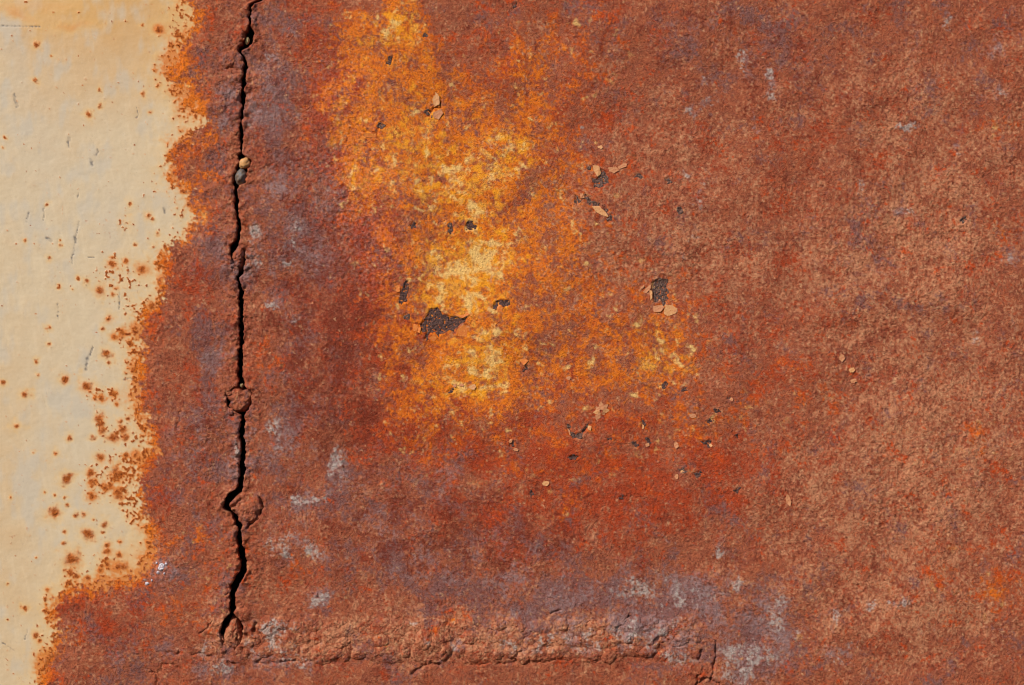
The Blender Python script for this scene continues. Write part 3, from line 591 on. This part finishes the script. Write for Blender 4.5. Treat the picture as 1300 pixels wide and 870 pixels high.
# ------------------------------------------------------------------ lumps: tack welds, weld ripples
def lump(name, cu, cv, ru, rv, top, mat, parent, seed, n=22, power=2.2, base=-3.0, rough=1.0, ang=0.0, skew=0.0, use_fields=True, h0=None, outline=None, hfk=.8):
    """rounded lump on a polar grid; its rim is sunk below the surface"""
    na = max(20, int(2 * math.pi * max(ru, rv) / 1.5)); nr = max(6, n)
    th = np.linspace(0, 2 * np.pi, na, endpoint=False)[None, :]; rr = np.linspace(0.02, 1.0, nr)[:, None]
    k = 1 + .10 * N(np.cos(th) * 3 + seed, np.sin(th) * 3 + 0 * th, 1.7, seed) + .05 * N(np.cos(th) * 9 + seed, np.sin(th) * 9, 1.7, seed + 1)
    if outline is not None: k = k * outline(th)
    x = ru * rr * np.cos(th) * k; y = rv * rr * np.sin(th) * k
    c, s = math.cos(ang), math.sin(ang)
    U = cu + c * x - s * y; V = cv + s * x + c * y
    hf, L = fields(U, V)
    if h0 is None: h0 = float(np.median(hf))
    prof = (1 - rr ** power) ** .6
    tilt = skew * rr * np.cos(th)
    dt = (1.0 * N(U.ravel(), V.ravel(), 8.0, seed + 3) + .55 * N(U.ravel(), V.ravel(), 3.6, seed + 4) + .3 * N(U.ravel(), V.ravel(), 2.2, seed + 5)).reshape(U.shape)
    h = h0 + base + (top - base) * prof + tilt + rough * dt * np.sqrt(prof + .05) + hfk * np.clip(hf - h0, -4, 4) * prof
    co = P3(U, V, h).reshape(-1, 3)
    idx = np.arange(nr * na).reshape(nr, na); nx = np.roll(idx, -1, 1)
    q = np.stack([idx[:-1], nx[:-1], nx[1:], idx[1:]], -1).reshape(-1, 4)
    q = q[:, ::-1]
    cap = np.append(co, [co[:na].mean(0)], 0)
    ci = len(co)
    tr = np.stack([np.full(na, ci), nx[0], idx[0]], -1)[:, ::-1]
    tr = tr[:, ::-1]
    at = {kk: np.append(a.ravel(), a[0].mean()) for kk, a in L.items()} if use_fields else None
    o = mesh_from(name, cap, q, tr, at, mat, parent, P3(np.array(float(cu)), np.array(float(cv)), np.array(h0 + base)))
    return o

def bumpy(*lobes):
    """outline that reaches out to the sheets except at the given open angles"""
    def f(th):
        k = 1.22 + 0 * th
        for a, w, d in lobes:
            x = (th - math.radians(a) + np.pi) % (2 * np.pi) - np.pi
            k = k - d * np.exp(-(x / math.radians(w)) ** 2)
        return k
    return f

lump("tack_weld", 290, 76, 14, 13, 3.4, MAT_STEEL, painted, 301, rough=1.2)["label"] = "round tack weld at the top of the open seam"
lump("tack_weld", 304.5, 507.5, 17.5, 15.2, 1.6, MAT_STEEL, rusted, 311, base=-24, power=6, rough=1.5, h0=0, outline=bumpy((25, 42, .32), (166, 16, .42), (-75, 14, .3)))["label"] = "round tack weld sitting in the middle of the open seam"
lump("tack_weld", 316, 650, 14.2, 15.4, 3.6, MAT_STEEL, rusted, 321, power=4.5, rough=1.4)["label"] = "round tack weld where the seam jogs to the left"
lump("tack_weld", 303, 327, 9.4, 17, 1.2, MAT_STEEL, painted, 331, base=-24, power=5, rough=2.2, h0=0, ang=.25, outline=bumpy((0, 38, .42), (215, 28, .25)))["label"] = "crumbled tack weld bridging the seam"
lump("tack_weld", 295.5, 806, 12.5, 21, 2.2, MAT_STEEL, rusted, 341, base=-24, power=5, rough=1.5, h0=0, outline=bumpy((-25, 40, .36), (225, 36, .42)))["label"] = "red wedge shaped tack weld closing the foot of the seam"
for k, (cu, cv, r) in enumerate([(201, 727, 2.4), (211, 716, 2.2), (199, 715, 1.8), (209, 728, 1.6), (193, 737, 1.6)]):
    lump("rust_blister", cu, cv, r, r * 1.1, 1.4, MAT_GLARE, painted, 360 + 5 * k, use_fields=False, n=7, rough=.5, base=-1)
lump("rust_blister", 205, 720, 4.8, 5.4, 2.0, MAT_GLARE, painted, 351, use_fields=False, n=14, rough=1.5, base=-1)["label"] = "shiny blister beside the paint edge, its glare coloured white"
lump("rust_blister", 187, 741, 3, 2.6, 1.8, MAT_GLARE, painted, 352, use_fields=False, n=8, rough=.4, base=-1)

for k, (cu, cv, r) in enumerate([(300, 545, 4.5), (299, 560, 4), (300, 572, 5), (301, 588, 3.5), (298, 488, 4.5), (291, 499, 4.5), (293, 523, 4.5), (300, 97, 4), (302, 118, 3.5), (299, 168, 4), (295, 262, 3.5),
                             (299, 345, 4.5), (292, 333, 4), (314, 612, 4), (316, 596, 3.5), (299, 672, 4), (296, 690, 3.5), (308, 770, 3.5), (287, 752, 4), (318, 818, 5), (326, 812, 6), (312, 830, 4.5), (284, 826, 5)]):
    lump("rust_nodule", cu, cv, r, r * random.uniform(.9, 1.5), random.uniform(1.2, 2.6), MAT_STEEL, painted if cu < 306 else rusted, 700 + 9 * k, n=10, power=2.6, base=-1.5, rough=1.0)

# weld bead: rounded lumps laid one over the next
i = 0
for row in (796, 812, 829):
    xw = 338.0 + random.uniform(0, 10)
    while xw < 885:
        fadew = min(1, (905 - xw) / 110 + .2, (xw - 300) / 60)
        rv = random.uniform(8, 16); ru = random.uniform(8, 19)
        lump("weld_lump", xw, row + random.uniform(-5, 5), ru, rv, random.uniform(1.0, 4.4) * fadew, MAT_STEEL, rusted, 2000 + 7 * i, n=16, power=2.4, base=-2.2, rough=1.0, hfk=.45,
             skew=-random.uniform(.3, 1.8), ang=random.uniform(-.6, .6))
        xw += random.uniform(11, 20); i += 1

# ------------------------------------------------------------------ bare patches where the skin has come off
def patch(name, pts, mat, parent, lift=.45):
    xs = [a for a, b in pts]; ys = [b for a, b in pts]
    st = .8
    gu, gv = np.meshgrid(np.arange(min(xs) - 2, max(xs) + 2, st), np.arange(min(ys) - 2, max(ys) + 2, st))
    uu, vv = gu.ravel().astype(np.float32), gv.ravel().astype(np.float32)
    d = sdf(uu + 2.2 * N(uu, vv, 6, 91), vv + 2.2 * N(uu, vv, 6, 92), pts).reshape(gu.shape)
    h, _ = fields(gu, gv)
    h = h + lift + .8 * N(uu, vv, 3.8, 93).reshape(gu.shape) + .6 * N(uu, vv, 2.0, 94).reshape(gu.shape) - 2.2 * ss(-.2, 1.2, d)
    q = grid_quads(*gu.shape)
    keep = d.ravel()[q].min(1) < .6
    q = q[keep]
    used = np.unique(q); remap = np.zeros(gu.size, np.int32); remap[used] = np.arange(len(used))
    co = P3(gu, gv, h).reshape(-1, 3)[used]
    c = (sum(xs) / len(xs), sum(ys) / len(ys))
    return mesh_from(name, co, remap[q], None, None, mat, parent, P3(np.array(c[0]), np.array(c[1]), np.array(0.)))

for k, (pts, gr) in enumerate(DARK):
    o = patch("bare_patch", pts, MAT_DARKGREY if gr > .33 else MAT_DARK, painted if pts[0][0] < 300 else rusted)
    if k == 0: o["label"] = "large star shaped dark bare patch below the yellow rust"

# ------------------------------------------------------------------ curled flakes of old paint
def flake(pts, lift_dir, lift, mat, parent, seed, thick=.5):
    """thin curled flake: outline in plate units, edge towards lift_dir stands up"""
    pts = np.array(pts, np.float32); c = pts.mean(0)
    # finer, slightly ragged outline
    P = []
    for a, b in zip(pts, np.roll(pts, -1, 0)):
        for t in (0, .34, .67):
            P.append(a + (b - a) * t)
    P = np.array(P); P += np.random.RandomState(seed).uniform(-.35, .35, P.shape)
    rings = [c[None] + (P - c) * f for f in (.05, .4, .75, 1.0)]
    A = np.concatenate(rings)
    hf, _ = fields(A[:, 0], A[:, 1])
    base = np.median(hf)
    dv = np.array([math.cos(lift_dir), math.sin(lift_dir)])
    pr = (A - c) @ dv; R = max(1e-3, np.abs((P - c) @ dv).max())
    hh = base * .6 + hf * .4 + .35 + .62 * lift * np.clip((pr / R + .6) / 1.6, 0, 1) ** 1.6
    n = len(P); m = len(A)
    top = P3(A[:, 0], A[:, 1], hh); bot = P3(A[:, 0], A[:, 1], hh - thick)
    co = np.concatenate([top, bot])
    q = []
    for r in range(3):
        for j in range(n):
            a, b = r * n + j, r * n + (j + 1) % n
            q.append((a, b, b + n, a + n)); q.append((m + a, m + a + n, m + b + n, m + b))
    for j in range(n):
        a, b = 3 * n + j, 3 * n + (j + 1) % n
        q.append((a, b, m + b, m + a))
    return mesh_from("paint_flake", co, q, None, None, mat, parent, P3(np.array(float(c[0])), np.array(float(c[1])), np.array(float(base))), smooth=False)

def rel(cu, cv, pts): return [(cu + a, cv + b) for a, b in pts]
def rnd(cu, cv, ru, rv, seed):
    r = np.random.RandomState(seed); n = 6; ru *= .9; rv *= .9; t0 = r.rand() * 6
    return [(cu + ru * (.7 + .45 * r.rand()) * math.cos(t0 + 2 * math.pi * i / n), cv + rv * (.7 + .45 * r.rand()) * math.sin(t0 + 2 * math.pi * i / n)) for i in range(n)]

FL = [(rel(553, 127, [(0, -10), (5, -4), (5, 6), (-2, 9), (-4, 0)]), 0.0, 2.2, 0), (rel(556, 145, [(-6, -2), (4, -7), (7, -1), (1, 7), (-6, 4)]), 0.3, 1.8, 0),
      (rel(471, 170, [(-8, -1), (7, -1), (6, 5), (-6, 5)]), -1.57, 1.6, 1), (rel(758, 217, [(-6, -7), (2, -6), (5, 3), (1, 8), (-3, 3)]), 1.2, 2.0, 0), (rel(790, 210, [(-6, 2), (2, -3), (6, -2), (5, 2), (-4, 5)]), 1.0, 1.8, 0),
      (rel(780, 216, [(-8, -3), (2, -4), (6, 1), (0, 4), (-7, 2)]), 1.2, 1.5, 0), (rel(763, 268, [(-12, -6), (-3, -6), (6, 2), (9, 8), (1, 6), (-7, 1)]), 1.2, 2.0, 0), (rel(739, 249, [(-3, -3), (3, -3), (3, 3), (-2, 3)]), 1.0, 1.6, 0),
      (rel(836, 391, [(-7, -2), (4, -4), (7, -1), (3, 5), (-6, 5)]), 1.1, 3.0, 0), (rel(852, 394, [(-8, -7), (2, -6), (8, -2), (6, 4), (-4, 8), (-9, 5)]), .6, 1.4, 0), (rel(857, 393, [(-2, -3), (3, -2), (3, 3), (-2, 3)]), .9, 2.0, 0),
      (rel(823, 366, [(-7, 5), (-1, -2), (3, -5), (3, 0), (-2, 6)]), .5, 2.2, 0), (rel(826, 374, [(-2, -6), (2, -4), (2, 4), (0, 7)]), 0, 1.8, 0), (rel(814, 366, [(-4, 3), (3, -4), (4, -2), (-2, 4)]), 0, 1.6, 0),
      (rel(722, 548, [(-2, -6), (2, 0), (2, 5), (-1, 3)]), 0, 1.5, 0), (rel(748, 543, [(-2, -3), (3, -2), (2, 4), (-2, 2)]), 0, 1.5, 0), (rnd(822, 565, 3.4, 3.4, 3), .8, 1.8, 0), (rnd(858, 565, 4.0, 4.6, 4), .8, 2.4, 0),
      (rnd(902, 565, 2.6, 3.0, 5), .8, 1.8, 0), (rnd(859, 605, 3.2, 4.0, 6), .6, 1.8, 0), (rnd(1068, 454, 4.4, 5.6, 7), .8, 2.0, 0), (rnd(1081, 470, 5.0, 4.0, 8), .8, 1.6, 0), (rnd(1083, 484, 5.5, 3.5, 9), .6, 1.6, 0),
      (rel(1000, 635, [(-2, -9), (2, -5), (4, 2), (3, 8), (-1, 5), (-3, -2)]), .3, 1.8, 0), (rnd(693, 614, 6, 4, 11), .9, 1.8, 0), (rnd(655, 571, 4, 3, 12), .8, 1.8, 0), (rnd(648, 560, 3, 3, 13), .8, 1.6, 0), (rnd(600, 491, 6, 4.5, 14), .7, 1.8, 0),
      (rnd(586, 489, 4, 3, 15), .7, 1.6, 0), (rnd(577, 490, 3, 3, 16), .7, 1.6, 0), (rnd(866, 599, 3, 3, 17), .7, 1.8, 0), (rnd(928, 507, 3, 2.5, 18), .7, 1.4, 0), (rnd(879, 528, 6, 4, 19), .7, 1.2, 0), (rnd(816, 542, 2.2, 4, 20), .2, 1.5, 0),
      (rel(541, 415, [(-16, -4), (-6, 1), (-8, 8), (-16, 5)]), .3, 1.6, 1), (rel(586, 420, [(-6, -2), (3, -8), (8, -2), (6, 8), (-4, 7)]), -2.4, 1.8, 1), (rel(585, 401, [(-10, -2), (2, 0), (9, -4), (11, -1), (2, 3)]), 1.4, 1.8, 1),
      (rel(549, 429, [(-5, 1), (2, -5), (6, 0), (2, 5)]), -1.6, 1.6, 1), (rel(635, 391, [(-4, -1), (0, -4), (4, 0), (2, 5), (-3, 5)]), -1.2, 1.6, 1), (rel(506, 366, [(-5, -5), (1, -4), (2, 4), (-2, 5)]), .2, 1.6, 1),
      (rel(665, 459, [(-6, -2), (2, -4), (6, -1), (0, 5)]), 1.2, 1.8, 1), (rnd(722, 480, 4, 3, 25), .6, 1.5, 0), (rnd(762, 187, 4, 2.6, 28), .8, 1.6, 0)]
for t, (dx, dy) in enumerate([(0, -1), (.7, -.7), (1, -.1), (.6, .6), (-.5, .9), (-.95, .2), (-.8, -.6)]):   # star shaped burst of lifted petals
    ln = [13, 13, 11, 8, 13, 11, 9][t]; nx_, ny_ = -dy, dx
    FL.append((rel(763, 522, [(dx * 2 + nx_ * .8, dy * 2 + ny_ * .8), (dx * ln * .6 + nx_ * 3.2, dy * ln * .6 + ny_ * 3.2), (dx * ln, dy * ln), (dx * ln * .6 - nx_ * 3.2, dy * ln * .6 - ny_ * 3.2), (dx * 2 - nx_ * .8, dy * 2 - ny_ * .8)]), math.atan2(-dy, -dx), 2.6, 0))
for k, (pts, ld, lf, mk) in enumerate(FL):
    flake(pts, ld, lf, (MAT_FLAKE, MAT_FLAKE_O)[mk] if mk or k % 3 == 0 else MAT_FLAKE_B, rusted, 900 + k)

# ------------------------------------------------------------------ grit caught in the seam
def stone(name, cu, cv, ru, rv, rh, hc, mat, seed, ang=0.0):
    nt, npz = 28, 18
    th = np.linspace(0, 2 * np.pi, nt, endpoint=False)[None, :]; ph = np.linspace(.02, np.pi - .02, npz)[:, None]
    x = np.sin(ph) * np.cos(th); y = np.sin(ph) * np.sin(th); z = np.cos(ph) + 0 * th
    k = 1 + .16 * N((x * 2 + z).ravel(), (y * 2 - z).ravel(), 1.1, seed).reshape(x.shape) + .06 * N((x * 6 + z * 3).ravel(), (y * 6 - z * 3).ravel(), 1.1, seed + 1).reshape(x.shape)
    c, s = math.cos(ang), math.sin(ang)
    X = ru * x * k; Y = rv * y * k
    co = P3(cu + c * X - s * Y, cv + s * X + c * Y, hc + rh * z * k).reshape(-1, 3)
    idx = np.arange(nt * npz).reshape(npz, nt); nx = np.roll(idx, -1, 1)
    q = np.stack([idx[:-1], idx[1:], nx[1:], nx[:-1]], -1).reshape(-1, 4)
    co = np.append(co, [co[:nt].mean(0), co[-nt:].mean(0)], 0)
    t1 = np.stack([np.full(nt, len(co) - 2), idx[0], nx[0]], -1); t2 = np.stack([np.full(nt, len(co) - 1), nx[-1], idx[-1]], -1)
    return mesh_from(name, co, q, np.concatenate([t1, t2]), None, mat, None, P3(np.array(float(cu)), np.array(cv + rv), np.array(hc - rh)))

tag(stone("pebble", 305.5, 224.5, 7.4, 10.5, 8, -3.0, MAT_PEBBLE, 601, .15), "smooth brown grey pebble wedged in the seam", "pebble")
tag(stone("stone_chip", 310.5, 207.5, 7.2, 6.4, 5, 0.5, MAT_CHIP, 611, -.5), "pale tan stone chip in the seam, just above the pebble", "stone chip")
tag(stone("grit_grain", 313.6, 51.5, 2.6, 5.2, 3.5, -4.0, MAT_CREAM, 621, .1), "small cream grain of grit in the upper seam", "grit")
tag(stone("grit_grain", 306.0, 489.5, 2.6, 2.8, 3, -5.0, MAT_CREAM, 631), "tiny grain of grit in the seam above the middle tack weld", "grit")
